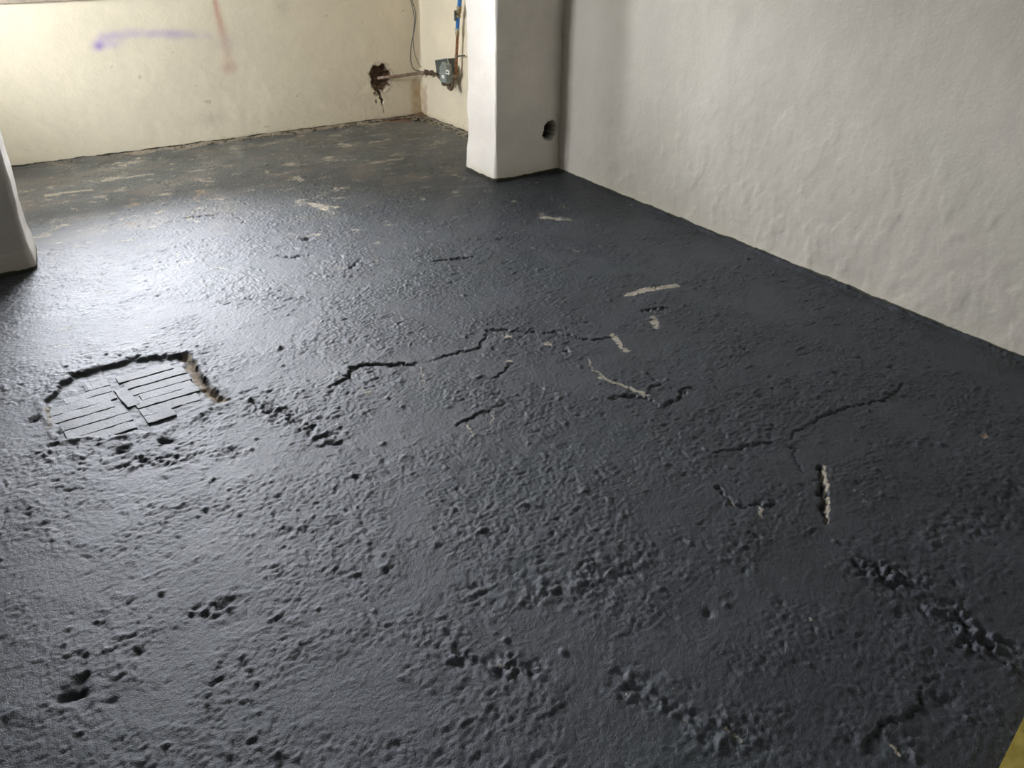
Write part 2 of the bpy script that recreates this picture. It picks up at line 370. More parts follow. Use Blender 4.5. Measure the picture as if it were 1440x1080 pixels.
scuff_or_glint([(66, 275), (90, 272), (128, 268)], .014, 1.6, dz=.004, wob=.004)        # light glint painted as a pale raised streak in the far bay
rubble([(1225, 800), (1290, 830), (1340, 870), (1375, 900), (1410, 920)], .050, .025)
rubble([(640, 925), (700, 940), (755, 940)], .035, .013)
rubble([(880, 960), (960, 1000), (1030, 1030)], .05, .011)
rubble([(470, 622), (400, 590), (360, 560)], .05, .011)
rubble([(60, 640), (200, 650), (330, 640)], .05, .010)
rubble([(680, 830), (760, 830), (900, 800)], .07, .008)
rubble([(1210, 1035), (1270, 1050)], .04, .012)
rubble([(1290, 750), (1380, 740), (1430, 700)], .08, .008)
rubble([(290, 860), (330, 850)], .05, .010)
for h in ((105, 975, .020, .026), (115, 955, .014, .014), (475, 622, .018, .014), (748, 944, .014, .012), (430, 336, .022, .018), (170, 634, .020, .02), (232, 622, .018, .014),
          (45, 592, .016, .016), (995, 862, .012, .009), (1345, 820, .012, .010), (1330, 985, .02, .008), (192, 918, .012, .010), (160, 985, .010, .009)): hole(*h)
rs = np.random.default_rng(3)
for i in range(110):                                                       # scattered nodules under the paint
    cx, cy = rs.uniform(-.2, 2.9), rs.uniform(.5, 3.8); r_ = rs.uniform(.005, .011); h_ = rs.uniform(.003, .008)
    m = (np.abs(FX-cx) < 3*r_) & (np.abs(FY-cy) < 3*r_); Z[m] += h_*np.exp(-(((FX[m]-cx)**2+(FY[m]-cy)**2)/r_**2)**1.5)
# sunken patch with boards: corners in the photograph
hatch = GL([(62, 564), (104, 527), (180, 506), (262, 498), (312, 566), (230, 605), (88, 618)])
hc = hatch.mean(0)
m = local(FX, FY, hatch, .15); x = FX[m]; y = FY[m]
x2 = x+.014*pn(x*16, y*16, 81)+.007*pn(x*50, y*50, 83); y2 = y+.014*pn(x*16, y*16, 82)+.007*pn(x*50, y*50, 84)
d, _ = seg_dist(x2, y2, np.vstack([hatch, hatch[:1]]))
ins = np.zeros(x.shape, bool); j = len(hatch)-1
for i in range(len(hatch)):
    (xi, yi), (xj, yj) = hatch[i], hatch[j]
    ins ^= ((yi > y2) != (yj > y2)) & (x2 < (xj-xi)*(y2-yi)/(yj-yi+1e-12)+xi); j = i
sd = np.where(ins, d, -d)
Z[m] = Z[m]*(1-sst(-.005, .01, sd)) + sst(-.004, .012, sd)*(-.0100+.003*pn(x*25, y*25, 85)+.002*pn(x*70, y*70, 86)) + .005*np.exp(-((sd+.018)/.016)**2)
scuff_or_glint([(262, 500), (276, 528), (292, 548), (312, 562)], .022, 1.0, .5, -.012, .014)
scuff_or_glint([(66, 572), (70, 592), (66, 604)], .018, .7, 0, .0)
hole(290, 543, .014, .02); hole(308, 561, .014, .018)
# colour of the paint
base = np.array([.024, .028, .034]); colv = np.tile(base, (len(Z), 1))
g_ = sst(-.2, .5, fbm(FX*1.4, FY*1.4, 3, 90)); colv = colv*(1-.35*g_[:, None]) + np.array([.020, .030, .028])*.35*g_[:, None]
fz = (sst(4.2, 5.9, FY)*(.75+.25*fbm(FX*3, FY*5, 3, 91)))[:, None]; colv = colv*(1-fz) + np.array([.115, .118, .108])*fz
sm = sst(.55, .0, rough)[:, None]*.35; colv = colv*(1-sm)+np.array([.036, .041, .048])*sm
bz = (.40*sst(.0, .45, fbm(wx*3, wy*4.5, 3, 95))*sst(3.9, 5.2, FY))[:, None]; colv = colv*(1-bz)+np.array([.15, .125, .095])*bz      # rubbed brown patches in the far bay
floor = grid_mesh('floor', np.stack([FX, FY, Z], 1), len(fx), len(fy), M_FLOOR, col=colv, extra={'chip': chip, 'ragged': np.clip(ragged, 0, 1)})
tag(floor, 'dark blue-grey painted rough concrete floor', kind='structure')

# boards in the sunken patch: parts of the floor
def plank(name, x0, x1, y0, y1, z, ang, cx, cy, mat, seed):
    r = random.Random(seed); bm = bmesh.new(); nx = 7
    rows = []
    for i in range(nx+1):
        t = i/nx; X = x0+(x1-x0)*t; e0 = r.uniform(-.002, .002); e1 = r.uniform(-.002, .002); zz = z+r.uniform(-.0015, .0015)
        rows.append([bm.verts.new((X, y0+e0, z-.02)), bm.verts.new((X, y0+e0, zz-.0012)), bm.verts.new((X, y0+e0+.0018, zz)),
                     bm.verts.new((X, y1+e1-.0018, zz+r.uniform(-.001, .001))), bm.verts.new((X, y1+e1, zz-.0012)), bm.verts.new((X, y1+e1, z-.02))])
    for a, b in zip(rows, rows[1:]):
        for k in range(6): bm.faces.new((a[k], a[(k+1) % 6], b[(k+1) % 6], b[k]))
    bm.faces.new(rows[0]); bm.faces.new(rows[-1][::-1])
    bmesh.ops.transform(bm, matrix=Matrix.Translation((cx, cy, 0))@Matrix.Rotation(ang, 4, 'Z'), verts=bm.verts)
    return from_bm(name, bm, mat, floor, smooth=12)
HX, HY, HA = .345, 2.93, math.radians(3)
rp_ = random.Random(5); wd = .058
for cidx, (a0, a1) in enumerate(((-.25, -.012), (.014, .245))):
    y0 = -.195
    for k in range(7):
        w_ = wd*rp_.uniform(.85, 1.1); y1 = y0+w_
        l0, l1 = a0, a1
        if cidx == 0 and k >= 5: l0 += .07*(k-4)
        if cidx == 0 and k == 0: l0 += .03
        if cidx == 1 and k == 0: l1 -= .12
        if cidx == 0 and k == 3: l1 -= .03
        if cidx == 1 and k == 3: l0 += .03
        if cidx == 0 and k in (0, 1): l0 += .02
        if cidx == 1 and k == 1: l1 -= .02
        if cidx == 1 and k == 6: l1 -= .03
        plank('plank', l0+rp_.uniform(0, .012), l1-rp_.uniform(0, .012), y0, y1-rp_.uniform(.002, .005), -.0052+rp_.uniform(-.0025, .0015), HA, HX, HY, M_BOARD, 100+cidx*10+k)
        y0 = y1
    # next column
plank('batten', -.075, .075, -.021, .021, -.0028, HA+PI/2+.05, HX+.005, HY+.03, M_BOARD, 77)

# ------------------------------------------------------------------ walls
def wall_noise(u, v, s):
    w = .0065*fbm(u*1.3, v*1.3, 2, s) + .0030*fbm(u*4, v*3, 3, s+5) + .0008*fbm(u*14, v*11, 3, s+9)
    low = sst(1.3, .1, v)
    rg = 1-np.abs(fbm(u*5+1.2*pn(u*2, v*2, s+30), v*4+u*2, 2, s+12)); w = w + .0012*low*sst(.80, 1.0, rg)*sst(-.1, .5, fbm(u*1.7, v*1.7, 2, s+20))
    w = w + .0011*np.clip(fbm(u*10+2*pn(u*1.5, v*1.5, s+40), v*5, 3, s+41), -.2, 1) + .0016*low*sst(.1, .22, fbm(u*7, v*5, 3, s+15)) + .0010*low*fbm(u*22, v*16, 2, s+17)
    return w
def plaster_panel(name, us, vs_, P0, U, N, colfun, dispfun, openings=(), depth=.22, flip=False, mats=None):
    """a displaced plaster sheet over (u, z), with real reveals at its openings"""
    Ug, Vg = np.meshgrid(us, vs_, indexing='ij'); u = Ug.ravel(); v = Vg.ravel()
    d = dispfun(u, v)
    co = np.array(P0)[None]+u[:, None]*np.array(U)[None]+v[:, None]*np.array([0, 0, 1.])[None]+d[:, None]*np.array(N)[None]
    keep = np.ones((len(us)-1, len(vs_)-1), bool)
    uc = (us[:-1]+us[1:])/2; vc = (vs_[:-1]+vs_[1:])/2
    for (a, b, c, e) in openings: keep &= ~((uc[:, None] > a) & (uc[:, None] < b) & (vc[None] > c) & (vc[None] < e))
    o = grid_mesh(name, co, len(us), len(vs_), mats or M_PLAST, col=colfun(u, v, d), keep=keep, flip=flip)
    o['kind'] = 'structure'
    return o
def blend(c, col, k): k = np.clip(k, 0, 1)[:, None]; return c*(1-k)+np.array(col)[None]*k
def wallcol(base, s):
    def f(u, v, d):
        c = np.tile(np.array(base), (len(u), 1)) * (1+.10*fbm(u*2.2, v*1.8, 4, s))[:, None]
        c = blend(c, (.62, .58, .45), .35*sst(.09, .0, v+.03*pn(u*6, v*6, s+2)))
        return c
    return f
RW = (.50, .465, .41)
# right wall (u along y)
ys = axis((YF, .6, .05), (.6, 4.6, .0085), (4.6, YB+.03, .011)); zs = axis((-.04, 1.4, .0085), (1.4, HC+.02, .03))
def rdisp(u, v):
    y = u+YF
    w = wall_noise(u, v, 200)
    near = sst(4.0, 2.2, y)
    w = w*1.05 + near*sst(1.1, .1, v)*.003*fbm(u*7, v*5+u*3, 3, 240)
    return w
def rcol(u, v, d):
    c = wallcol(RW, 210)(u, v, d); y = u+YF
    beh = sst(PY0+.1, PY0+.2, y)                                   # cream in the far bay
    c = c*(1-beh[:, None]) + wallcol((.76, .68, .52), 211)(u, v, d)*beh[:, None]
    # damp brown stain in the corner
    dy = YB-y; n = fbm(y*20, v*16, 3, 212)
    c = blend(c, (.38, .27, .15), .9*sst(.13+.03*n, .07+.03*n, dy)*sst(.29+.05*n, .22+.05*n, v)*(.7+.5*n))
    c = blend(c, (.48, .36, .18), .5*beh*sst(.06+.02*n, .0, v))
    c = blend(c, (.25, .2, .13), .8*beh*sst(.55, .8, pn(y*40, v*40, 214))*sst(.2, .0, v))
    # darker towards the corner with the pillar
    c = blend(c, (.42, .38, .33), .5*sst(.06, .0, np.abs(y-PY0)+.02*n)*(1-beh))
    c = blend(c, (.45, .44, .36), .22*sst(.0, .5, fbm(u*1.5, v*1.5, 2, 216)))
    return c
plaster_panel('wall_right', ys-YF, zs, (XR, YF, 0), (0, 1, 0), (-1, 0, 0), rcol, rdisp, flip=True)
# back wall (u along x), hole where the pipe leaves, spray marks
HXc, HZc = 3.06, .325
xs = axis((XL-.02, W_BACK[0], .05), (W_BACK[0], W_BACK[1], .016), (W_BACK[1], 2.85, .016), (2.85, 3.25, .0045), (3.25, XR+.02, .012))
zb = axis((-.04, .08, .012), (.08, .46, .0045), (.46, 1.0, .012), (1.0, 2.40, .07), (2.40, HC+.02, .035))
def bhole(x, z):
    n = .38*fbm(x*14, z*14, 3, 301) + .15*fbm(x*50, z*50, 2, 302)
    r = np.hypot((x-HXc)/.088, (z-HZc-.005)/.098)+n
    tail = seg_dist(x+.008*pn(x*50, z*50, 303), z, np.array([(3.03, .26), (3.045, .21), (3.06, .17), (3.062, .145)]))[0]
    return np.maximum(sst(1.05, .88, r), sst(.016, .009, tail*(1+.0*n)+.05*np.clip(.26-z, 0, 1)*.6)), r
def bdisp(u, v):
    x = u+XL; w = wall_noise(u, v, 300)*.8
    k, r = bhole(x, v)
    w -= k*(.03+.045*sst(1.0, .5, r))*(1+.35*fbm(x*30, v*30, 2, 305))
    w += .0018*np.exp(-((r-1.12)/.1)**2)
    for (cx, cz, rr) in ((3.005, .215, .009), (3.020, .200, .008), (3.035, .203, .006), (3.012, .160, .006), (3.013, .150, .006), (1.30, .49, .005), (1.53, .63, .004), (1.13, .57, .004)):
        w -= .012*np.exp(-((x-cx)**2+(v-cz)**2)/rr**2)
    return w
def bcol(u, v, d):
    x = u+XL
    c = wallcol((.79, .73, .58), 310)(u, v, d)
    right = sst(2.0, 3.0, x); c = blend(c, (.66, .57, .44), .55*right)  # falloff of light towards the right end painted into the wall colour
    n = fbm(x*14, v*14, 3, 311)
    # purple spray
    pts = np.array([(1.075, .700), (1.12, .745), (1.28, .762), (1.42, .752), (1.56, .742), (1.68, .730), (1.80, .71)])
    dd, t = seg_dist(x, v, pts); c = blend(c, (.42, .34, .60), .62*np.exp(-(dd/.030)**2)*(1-.75*t)*(1+.5*n) + .25*np.exp(-(dd/.03)**2)*np.exp(-((t-.68)/.12)**2))
    c = blend(c, (.24, .14, .48), .85*np.exp(-((x-1.085)**2+(v-.700)**2)/.022**2)); c = blend(c, (.50, .42, .66), .5*np.exp(-((x-1.15)/.07)**2-((v-.705)/.03)**2))
    # red-brown run
    pts = np.array([(1.855, 1.1), (1.865, .93), (1.88, .80), (1.895, .68), (1.90, .58), (1.895, .49)])
    dd, t = seg_dist(x+.006*n, v, pts); wv = .012+.03*t
    c = blend(c, (.52, .26, .18), (.75*sst(.8, .2, t)+.38*sst(.2, .8, t)*(.7+.8*n))*np.exp(-(dd/wv)**2))
    c = blend(c, (.60, .42, .34), .5*np.exp(-((x-1.895)/.05)**2-((v-.50)/.03)**2)*(1+n)); c = blend(c, (.62, .53, .48), .5*np.exp(-((x-1.90)/.09)**2-((v-.66)/.06)**2))
    c = blend(c, (.45, .40, .30), .35*np.exp(-((x-2.33)/.05)**2-((v-.86)/.06)**2)*(1+n))
    # foot of the wall
    c = blend(c, (.36, .29, .18), .6*sst(.035+.05*n, .005, v)*sst(.5, 2.6, x)); c = blend(c, (.34, .30, .22), .5*sst(.5, .75, pn(x*34, v*26, 312))*sst(.3, .05, v)*sst(1.4, 2.2, x)*sst(.2, .5, fbm(x*3, v*6, 2, 313)+.3))
    # damp stain in the corner
    c = blend(c, (.42, .30, .16), .85*sst(.11, .06, XR-x+.03*n)*(.8+.6*n)*sst(.30+.05*n, .25+.05*n, v))
    c = blend(c, (.50, .46, .36), .35*np.exp(-((x-1.72)/.12)**2-((v-.17)/.05)**2))
    k, r = bhole(x, v)
    soil = np.array([.17, .115, .08])*(1+.6*fbm(x*40, v*40, 3, 320))[:, None]
    kk = sst(.15, .6, k)[:, None]; c = c*(1-kk)+soil*kk
    c = blend(c, (.30, .24, .17), .45*sst(1.35, 1.05, r)*(1-kk[:, 0]))
    for (cx, cz, rr) in ((3.005, .215, .010), (3.020, .200, .009), (3.035, .203, .007), (3.012, .160, .008), (3.013, .148, .007), (1.30, .49, .007), (1.53, .63, .005), (1.13, .57, .005)):
        c = blend(c, (.10, .07, .05), .9*np.exp(-((x-cx)**2+(v-cz)**2)/rr**2))
    dd, t = seg_dist(x+.006*pn(x*60, v*60, 322), v, np.array([(3.055, .16), (3.06, .12), (3.07, .07)])); c = blend(c, (.10, .07, .05), .8*sst(.007, .003, dd))
    return c
plaster_panel('wall_back', xs-XL, zb, (XL, YB, 0), (1, 0, 0), (0, -1, 0), bcol, bdisp, openings=[(W_BACK[0]-XL, W_BACK[1]-XL, W_BACK[2], W_BACK[3])])
# left wall with two windows, front wall
yl = axis((YF, W_NEAR[0], .06), (W_NEAR[0], W_NEAR[1], .05), (W_NEAR[1], W_LEFT[0], .05), (W_LEFT[0], W_LEFT[1], .05), (W_LEFT[1], YB+.02, .05))
zl = axis((-.04, .95, .05), (.95, 1.05, .05), (1.05, 2.05, .05), (2.05, HC+.02, .05))
flat = lambda u, v: .003*fbm(u*2, v*2, 2, 400)
plaster_panel('wall_left', yl-YF, zl, (XL, YF, 0), (0, 1, 0), (1, 0, 0), wallcol(RW, 401), flat,
              openings=[(W_NEAR[0]-YF, W_NEAR[1]-YF, W_NEAR[2], W_NEAR[3]), (W_LEFT[0]-YF, W_LEFT[1]-YF, W_LEFT[2], W_LEFT[3])])
xf = axis((XL-.02, XR+.02, .08))
plaster_panel('wall_front', xf-XL, zl, (XL, YF, 0), (1, 0, 0), (0, 1, 0), wallcol(RW, 403), flat, flip=True)
bm = bmesh.new(); b_box(bm, (XL-.25, YF-.1, HC), (XR+.1, YB+.25, HC+.15)); o = from_bm('ceiling', bm, M_CEIL); o['kind'] = 'structure'

# windows
def window(name, axis_, a0, a1, z0, z1, face, out):
    """frame, mullion, panes and sill in the wall plane; axis_ 'x' = in the back wall, 'y' = in the left wall"""
    root = bpy.data.objects.new(name, None); C.objects.link(root); root['kind'] = 'structure'
    def T(u, w, z): return (u, face+out*w, z) if axis_ == 'x' else (face+out*w, u, z)
    def bx(bm, u0, u1, w0, w1, z_0, z_1, bev=.004):
        a = T(u0, w0, z_0); b = T(u1, w1, z_1); b_box(bm, [min(a[i], b[i]) for i in range(3)], [max(a[i], b[i]) for i in range(3)], bev)
    bm = bmesh.new(); f = .05
    bx(bm, a0, a1, .12, .18, z1-f, z1); bx(bm, a0, a1, .12, .18, z0, z0+f); bx(bm, a0, a0+f, .12, .18, z0+f, z1-f); bx(bm, a1-f, a1, .12, .18, z0+f, z1-f)
    fr = from_bm('window_frame', bm, M_FRAME, root)
    bm = bmesh.new(); mu = (a0+a1)/2; bx(bm, mu-.02, mu+.02, .125, .175, z0+f, z1-f); from_bm('mullion', bm, M_FRAME, root)
    for p0, p1 in ((a0+f, mu-.02), (mu+.02, a1-f)):
        bm = bmesh.new(); bx(bm, p0, p1, .148, .152, z0+f, z1-f, 0); from_bm('pane', bm, M_GLASS, root)
    bm = bmesh.new(); bx(bm, a0-.0, a1+.0, -.012, .12, z0-.03, z0+.004); from_bm('window_sill', bm, M_SILL, root)
    bm = bmesh.new()                                                # plaster reveals
    bx(bm, a0-.02, a0, 0, .22, z0-.03, z1, 0); bx(bm, a1, a1+.02, 0, .22, z0-.03, z1, 0); bx(bm, a0-.02, a1+.02, 0, .22, z1, z1+.02, 0); bx(bm, a0, a1, .12, .22, z0-.03, z0, 0)
    from_bm('window_reveal', bm, M_CEIL, root)
    return root
window("window_1", "x", *W_BACK, YB, 1); window("window_2", "y", *W_LEFT, XL, -1); window("window_3", "y", *W_NEAR, XL, -1)

# ------------------------------------------------------------------ pillar and wall stub: wrapped plaster
def wrap_panel(name, poly, rad, zs_, disp, colf, label):
    """plaster over a horizontal polyline with rounded corners"""
    pts = []; nr = []
    P = [np.array(p, float) for p in poly]
    segs = []
    for i in range(len(P)-1):
        a, b = P[i].copy(), P[i+1].copy(); t = (b-a)/np.linalg.norm(b-a)
        if i > 0: a = a+t*rad
        if i < len(P)-2: b = b-t*rad
        segs.append((a, b, t))
    for i, (a, b, t) in enumerate(segs):
        n = np.array([t[1], -t[0]]); k = max(2, int(np.linalg.norm(b-a)/.007))
        for j in range(k+1): pts.append(a+(b-a)*j/k); nr.append(n)
        if i < len(segs)-1:
            t2 = segs[i+1][2]; n2 = np.array([t2[1], -t2[0]]); cen = b-n*rad
            a0 = math.atan2(n[1], n[0]); a1 = math.atan2(n2[1], n2[0]); da = (a1-a0+PI) % (2*PI)-PI
            for j in range(1, 6):
                an = a0+da*j/6; nn = np.array([math.cos(an), math.sin(an)]); pts.append(cen+nn*rad); nr.append(nn)
    pts = np.array(pts); nr = np.array(nr); s = np.concatenate([[0], np.cumsum(np.hypot(*np.diff(pts, axis=0).T))])
    S, V = np.meshgrid(s, zs_, indexing='ij'); i_ = np.repeat(np.arange(len(s)), len(zs_)); S = S.ravel(); V = V.ravel()
    X = pts[i_, 0]; Y = pts[i_, 1]; d = disp(X, Y, V, S)
    co = np.stack([X+nr[i_, 0]*d, Y+nr[i_, 1]*d, V], 1)
    o = grid_mesh(name, co, len(s), len(zs_), M_PLAST, col=colf(X, Y, V, S, d))
    return tag(o, label, kind='structure')
zp = axis((-.04, 1.2, .007), (1.2, HC+.02, .03))
PHX, PHZ = 3.345, .27
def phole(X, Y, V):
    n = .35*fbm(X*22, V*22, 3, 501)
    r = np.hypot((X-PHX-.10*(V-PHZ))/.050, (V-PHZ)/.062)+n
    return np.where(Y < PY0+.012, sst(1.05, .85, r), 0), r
def pdisp(X, Y, V, S):
    w = .004*fbm(S*3, V*2.2, 2, 510)+.002*fbm(S*9, V*8, 3, 511) + .022*pn(V*3.1+1.3, V*0+.4, 512)+.0035*pn(V*11, V*0, 513) + .006*sst(.08, 0, V)
    k, r = phole(X, Y, V); return w - .22*k
def pcol(X, Y, V, S, d):
    c = wallcol((.84, .79, .73), 520)(S, V, d)
    k, r = phole(X, Y, V); c = blend(c, (.006, .005, .004), sst(.01, .12, k)); c = blend(c, (.4, .36, .30), .4*sst(.08, .0, XR-X)*np.where(Y < PY0+.02, 1, 0))  # shade inside the hole painted as near-black colour
    return blend(c, (.60, .55, .40), .5*sst(.05, .0, V+.02*pn(S*10, V*10, 522)))
wrap_panel('pillar', [(XR+.02, PY1), (PX0, PY1), (PX0, PY0), (XR+.02, PY0)], .016, zp, pdisp, pcol, 'white plastered pillar standing out from the right wall')
def sdisp(X, Y, V, S):
    w = .004*fbm(S*3, V*2.2, 2, 530)+.0022*fbm(S*10, V*9, 3, 531)+.008*pn(V*3.3+4, V*0, 532)+.004*pn(V*10, V*0, 534)+.014*sst(.16, 0, V)
    dd = np.abs(V-.095-.03*(X+.1)); w = w-.004*sst(.008, .002, dd+.004*pn(X*12, V*12, 533))*np.where(Y < SY0+.01, 1, 0)
    return w
def scol(X, Y, V, S, d):
    c = wallcol((.60, .57, .54), 540)(S, V, d); c = blend(c, (.36, .30, .48), .6*np.exp(-((X-.262)/.02)**2-((V-.70)/.09)**2)); return blend(c, (.55, .50, .38), .55*sst(.07, .0, V+.03*pn(S*9, V*9, 541)))
wrap_panel('wall_stub', [(XL-.02, SY0), (SX1, SY0), (SX1+.046, SY1), (XL-.02, SY1)], .022, zp, sdisp, scol, 'white plastered wall end at the left edge')

# ------------------------------------------------------------------ gas meter and pipework in the far corner
def thing(name, loc, label, cat, group=None):
    o = bpy.data.objects.new(name, None); C.objects.link(o); o.location = loc; o.empty_display_size = .05
    return tag(o, label, cat, group)
def part(o, root):
    o.matrix_parent_inverse = Matrix.Translation(root.location).inverted(); return o
bpy.context.view_layer.update()
XM = 3.31
# backing plate: a tilted dark plate with a pale edge
def onx(x, *p): return Vector(on(0, x, *p))
# --- steel box behind the meter
pl = thing('backing_plate', (3.40, 5.93, .38), 'dark grey square metal plate on the corner wall, behind the gas meter', 'plate')
A_, B_, C_, D_ = onx(3.35, 612.5, 84.5), onx(3.35, 630, 82), onx(3.35, 635, 103), onx(3.35, 615, 107)
def quad_plate(a, b, c, d, x0, x1, bm, inset=0):
    cen = (a+b+c+d)/4; q = [p+(cen-p)*inset for p in (a, b, c, d)]
    f = [bm.verts.new((x0, p.y, p.z)) for p in q]; k = [bm.verts.new((x1, p.y, p.z)) for p in q]
    bm.faces.new(f); bm.faces.new(k[::-1])
    for i in range(4): bm.faces.new((f[i], k[i], k[(i+1) % 4], f[(i+1) % 4]))
bm = bmesh.new(); quad_plate(A_, B_, C_, D_, 3.345, 3.352, bm); part(from_bm('face_plate', bm, M_DKGREY, pl), pl)
bm = bmesh.new(); quad_plate(A_, B_, C_, D_, 3.352, 3.418, bm, .04); part(from_bm('box_body', bm, M_DKGREY, pl), pl)
bm = bmesh.new(); off = Vector((0, -.012, 0)); b_tube(bm, [Vector((3.343, p.y, p.z)) for p in (B_+off*.4, C_+off*.4)], .0035, 6); b_tube(bm, [Vector((3.343, p.y, p.z)) for p in (A_, B_)], .003, 6)
o = part(from_bm('folded_edge', bm, M_CREAM, pl, 40), pl); o['label'] = 'pale folded edge of the plate'
# --- meter
mc = onx(XM, 627, 102.5)
gm = thing('gas_meter', (3.33, mc.y, mc.z-.07), 'small grey-green domed utility meter with white labels, on the corner pipework', 'meter')
def dome(w, h, d, bm, cen, flat_=.45):
    prof = []
    for k in range(13):
        a = PI*k/12; prof.append((math.copysign(abs(math.cos(a))**.6, math.cos(a))*w/2, h*(flat_-.5)+math.sin(a)**.6*h*(1-flat_)))
    prof += [(-w/2, -h/2), (w/2, -h/2)]
    f = [bm.verts.new((cen.x-d/2, cen.y+p[0], cen.z+p[1])) for p in prof]; k_ = [bm.verts.new((cen.x+d/2, cen.y+p[0], cen.z+p[1])) for p in prof]
    ff = bm.faces.new(f); bm.faces.new(k_[::-1]); n = len(prof)
    sd_ = [bm.faces.new((f[i], k_[i], k_[(i+1) % n], f[(i+1) % n])) for i in range(n)]
    bmesh.ops.bevel(bm, geom=list(ff.edges), offset=.007, segments=3, affect='EDGES')
bm = bmesh.new(); dome(.095, .135, .055, bm, Vector((XM, mc.y, mc.z)), .5); part(from_bm('meter_case', bm, M_GREY, gm, 50), gm)
bm = bmesh.new(); b_box(bm, (XM-.032, mc.y-.052, mc.z-.012), (XM+.032, mc.y+.052, mc.z-.004), .003); part(from_bm('case_seam', bm, M_GREY, gm, 50), gm)
lf = onx(XM-.028, 629.5, 101.5); lg = onx(XM-.028, 623, 107.5)
bm = bmesh.new(); b_box(bm, (XM-.031, lf.y-.022, lf.z-.015), (XM-.024, lf.y+.022, lf.z+.015), .002); idx_ = part(from_bm('index_window', bm, M_WHITE, gm), gm)
bm = bmesh.new(); b_box(bm, (XM-.0325, lf.y-.014, lf.z-.006), (XM-.0305, lf.y+.012, lf.z+.005)); part(from_bm('dial', bm, M_BLACK, gm), gm)
bm = bmesh.new(); b_box(bm, (XM-.030, lg.y-.018, lg.z-.012), (XM-.025, lg.y+.018, lg.z+.011), .001); part(from_bm('label_plate', bm, M_WHITE, gm), gm)
bm = bmesh.new(); b_tube(bm, [(XM, mc.y+.025, mc.z+.02), (XM, mc.y+.025, mc.z+.072)], .014, 12); part(from_bm('filler_cap', bm, M_GREY, gm, 40), gm)
zb_ = mc.z-.085
for dy in (.032, -.030):
    bm = bmesh.new(); b_tube(bm, [(XM, mc.y+dy, mc.z-.06), (XM, mc.y+dy, zb_-.012)], .013, 10); part(from_bm('union_stub', bm, M_BRASS, gm, 40), gm)
    part(hexnut('union_nut', (XM, mc.y+dy, zb_+.006), (0, 0, 1), .020, .02, M_RUST, gm), gm)
# --- copper riser with elbow from the meter, fittings
b0 = onx(3.36, 641, 111); b1 = onx(3.36, 642, 80); b2 = onx(3.36, 643.2, 49)
cp = thing('copper_pipe', tuple(b0), 'brown copper riser pipe between the meter and the blue pipe', 'pipe')
pts = [Vector((XM, mc.y-.030, zb_-.012)), Vector((XM+.01, mc.y-.060, zb_-.020)), Vector((3.35, b0.y+.02, b0.z-.012)), b0+Vector((0, 0, .012)), (b0*2+b1)/3, b1, b2]
part(tube('riser', catmull([p for p in pts[3:]], 6), .0105, M_COPPER, cp, 12), cp)
part(tube('bottom_run', catmull([pts[0], pts[1], pts[2], b0+Vector((0, 0, .01))], 6), .0125, M_RUST, cp, 10), cp)
part(hexnut('elbow_nut', b0+Vector((0, 0, .022)), (0, 0, 1), .018, .022, M_BRASS, cp), cp)
part(hexnut('elbow_nut', pts[2]+Vector((-.01, .012, .004)), (0.2, 1, 0), .018, .02, M_RUST, cp), cp)
cl = onx(3.36, 641.8, 79)
bm = bmesh.new(); b_tube(bm, [cl+Vector((0, 0, -.008)), cl+Vector((0, 0, .008))], .0145, 12); o = part(from_bm('pipe_clip', bm, M_BRASS, cp, 40), cp)
cr = onx(3.36, 653, 78)
bm = bmesh.new(); b_tube(bm, [cl, cl*.4+cr*.6, cr], .0055, 8); part(from_bm('branch_pin', bm, M_DKGREY, cp, 40), cp)
bm = bmesh.new(); b_tube(bm, [b2+Vector((0, 0, -.01)), b2+Vector((0, 0, .012)), b2+Vector((0, 0, .02)), b2+Vector((0, 0, .045))], [.013, .017, .015, .015], 8); part(from_bm('reducer', bm, M_BRASS, cp, 40), cp)
# --- blue pipe with valve
t0 = onx(3.36, 643.2, 42); t1 = onx(3.36, 644.2, 22); t2 = onx(3.36, 645, 16); t3 = onx(3.36, 645.8, 11); t4 = onx(3.36, 648.5, -25)
bp = thing('blue_pipe', tuple(t0), 'blue plastic pipe with an inline valve, rising from the copper pipe', 'pipe')
part(tube('lower_length', [t0, t1], .0145, M_BLUE, bp, 14), bp); part(tube('upper_length', [t3, t4], .0155, M_BLUE, bp, 14), bp)
dz = Vector((0, 0, 1))
vb = part(tube('valve_body', [t1-dz*.012, t1, t1+dz*.008, t2, t3-dz*.008, t3, t3+dz*.01], [.018, .020, .016, .021, .016, .020, .018], M_BRASS, bp, 12), bp)
vh = onx(3.335, 640, 22)
bm = bmesh.new(); b_box(bm, (vh.x-.006, vh.y-.008, vh.z-.035), (vh.x+.006, vh.y+.008, vh.z+.035), .003); lv = from_bm('valve_lever', bm, M_DKGREY, bp); part(lv, bp)
bm = bmesh.new(); b_tube(bm, [t2, Vector((vh.x, vh.y-.005, vh.z+.028))], .006, 8); part(from_bm('valve_spindle', bm, M_BRASS, bp, 40), bp)
part(tube('collar', [t0-dz*.006, t0+dz*.01], .0185, M_CREAM, bp, 12), bp)
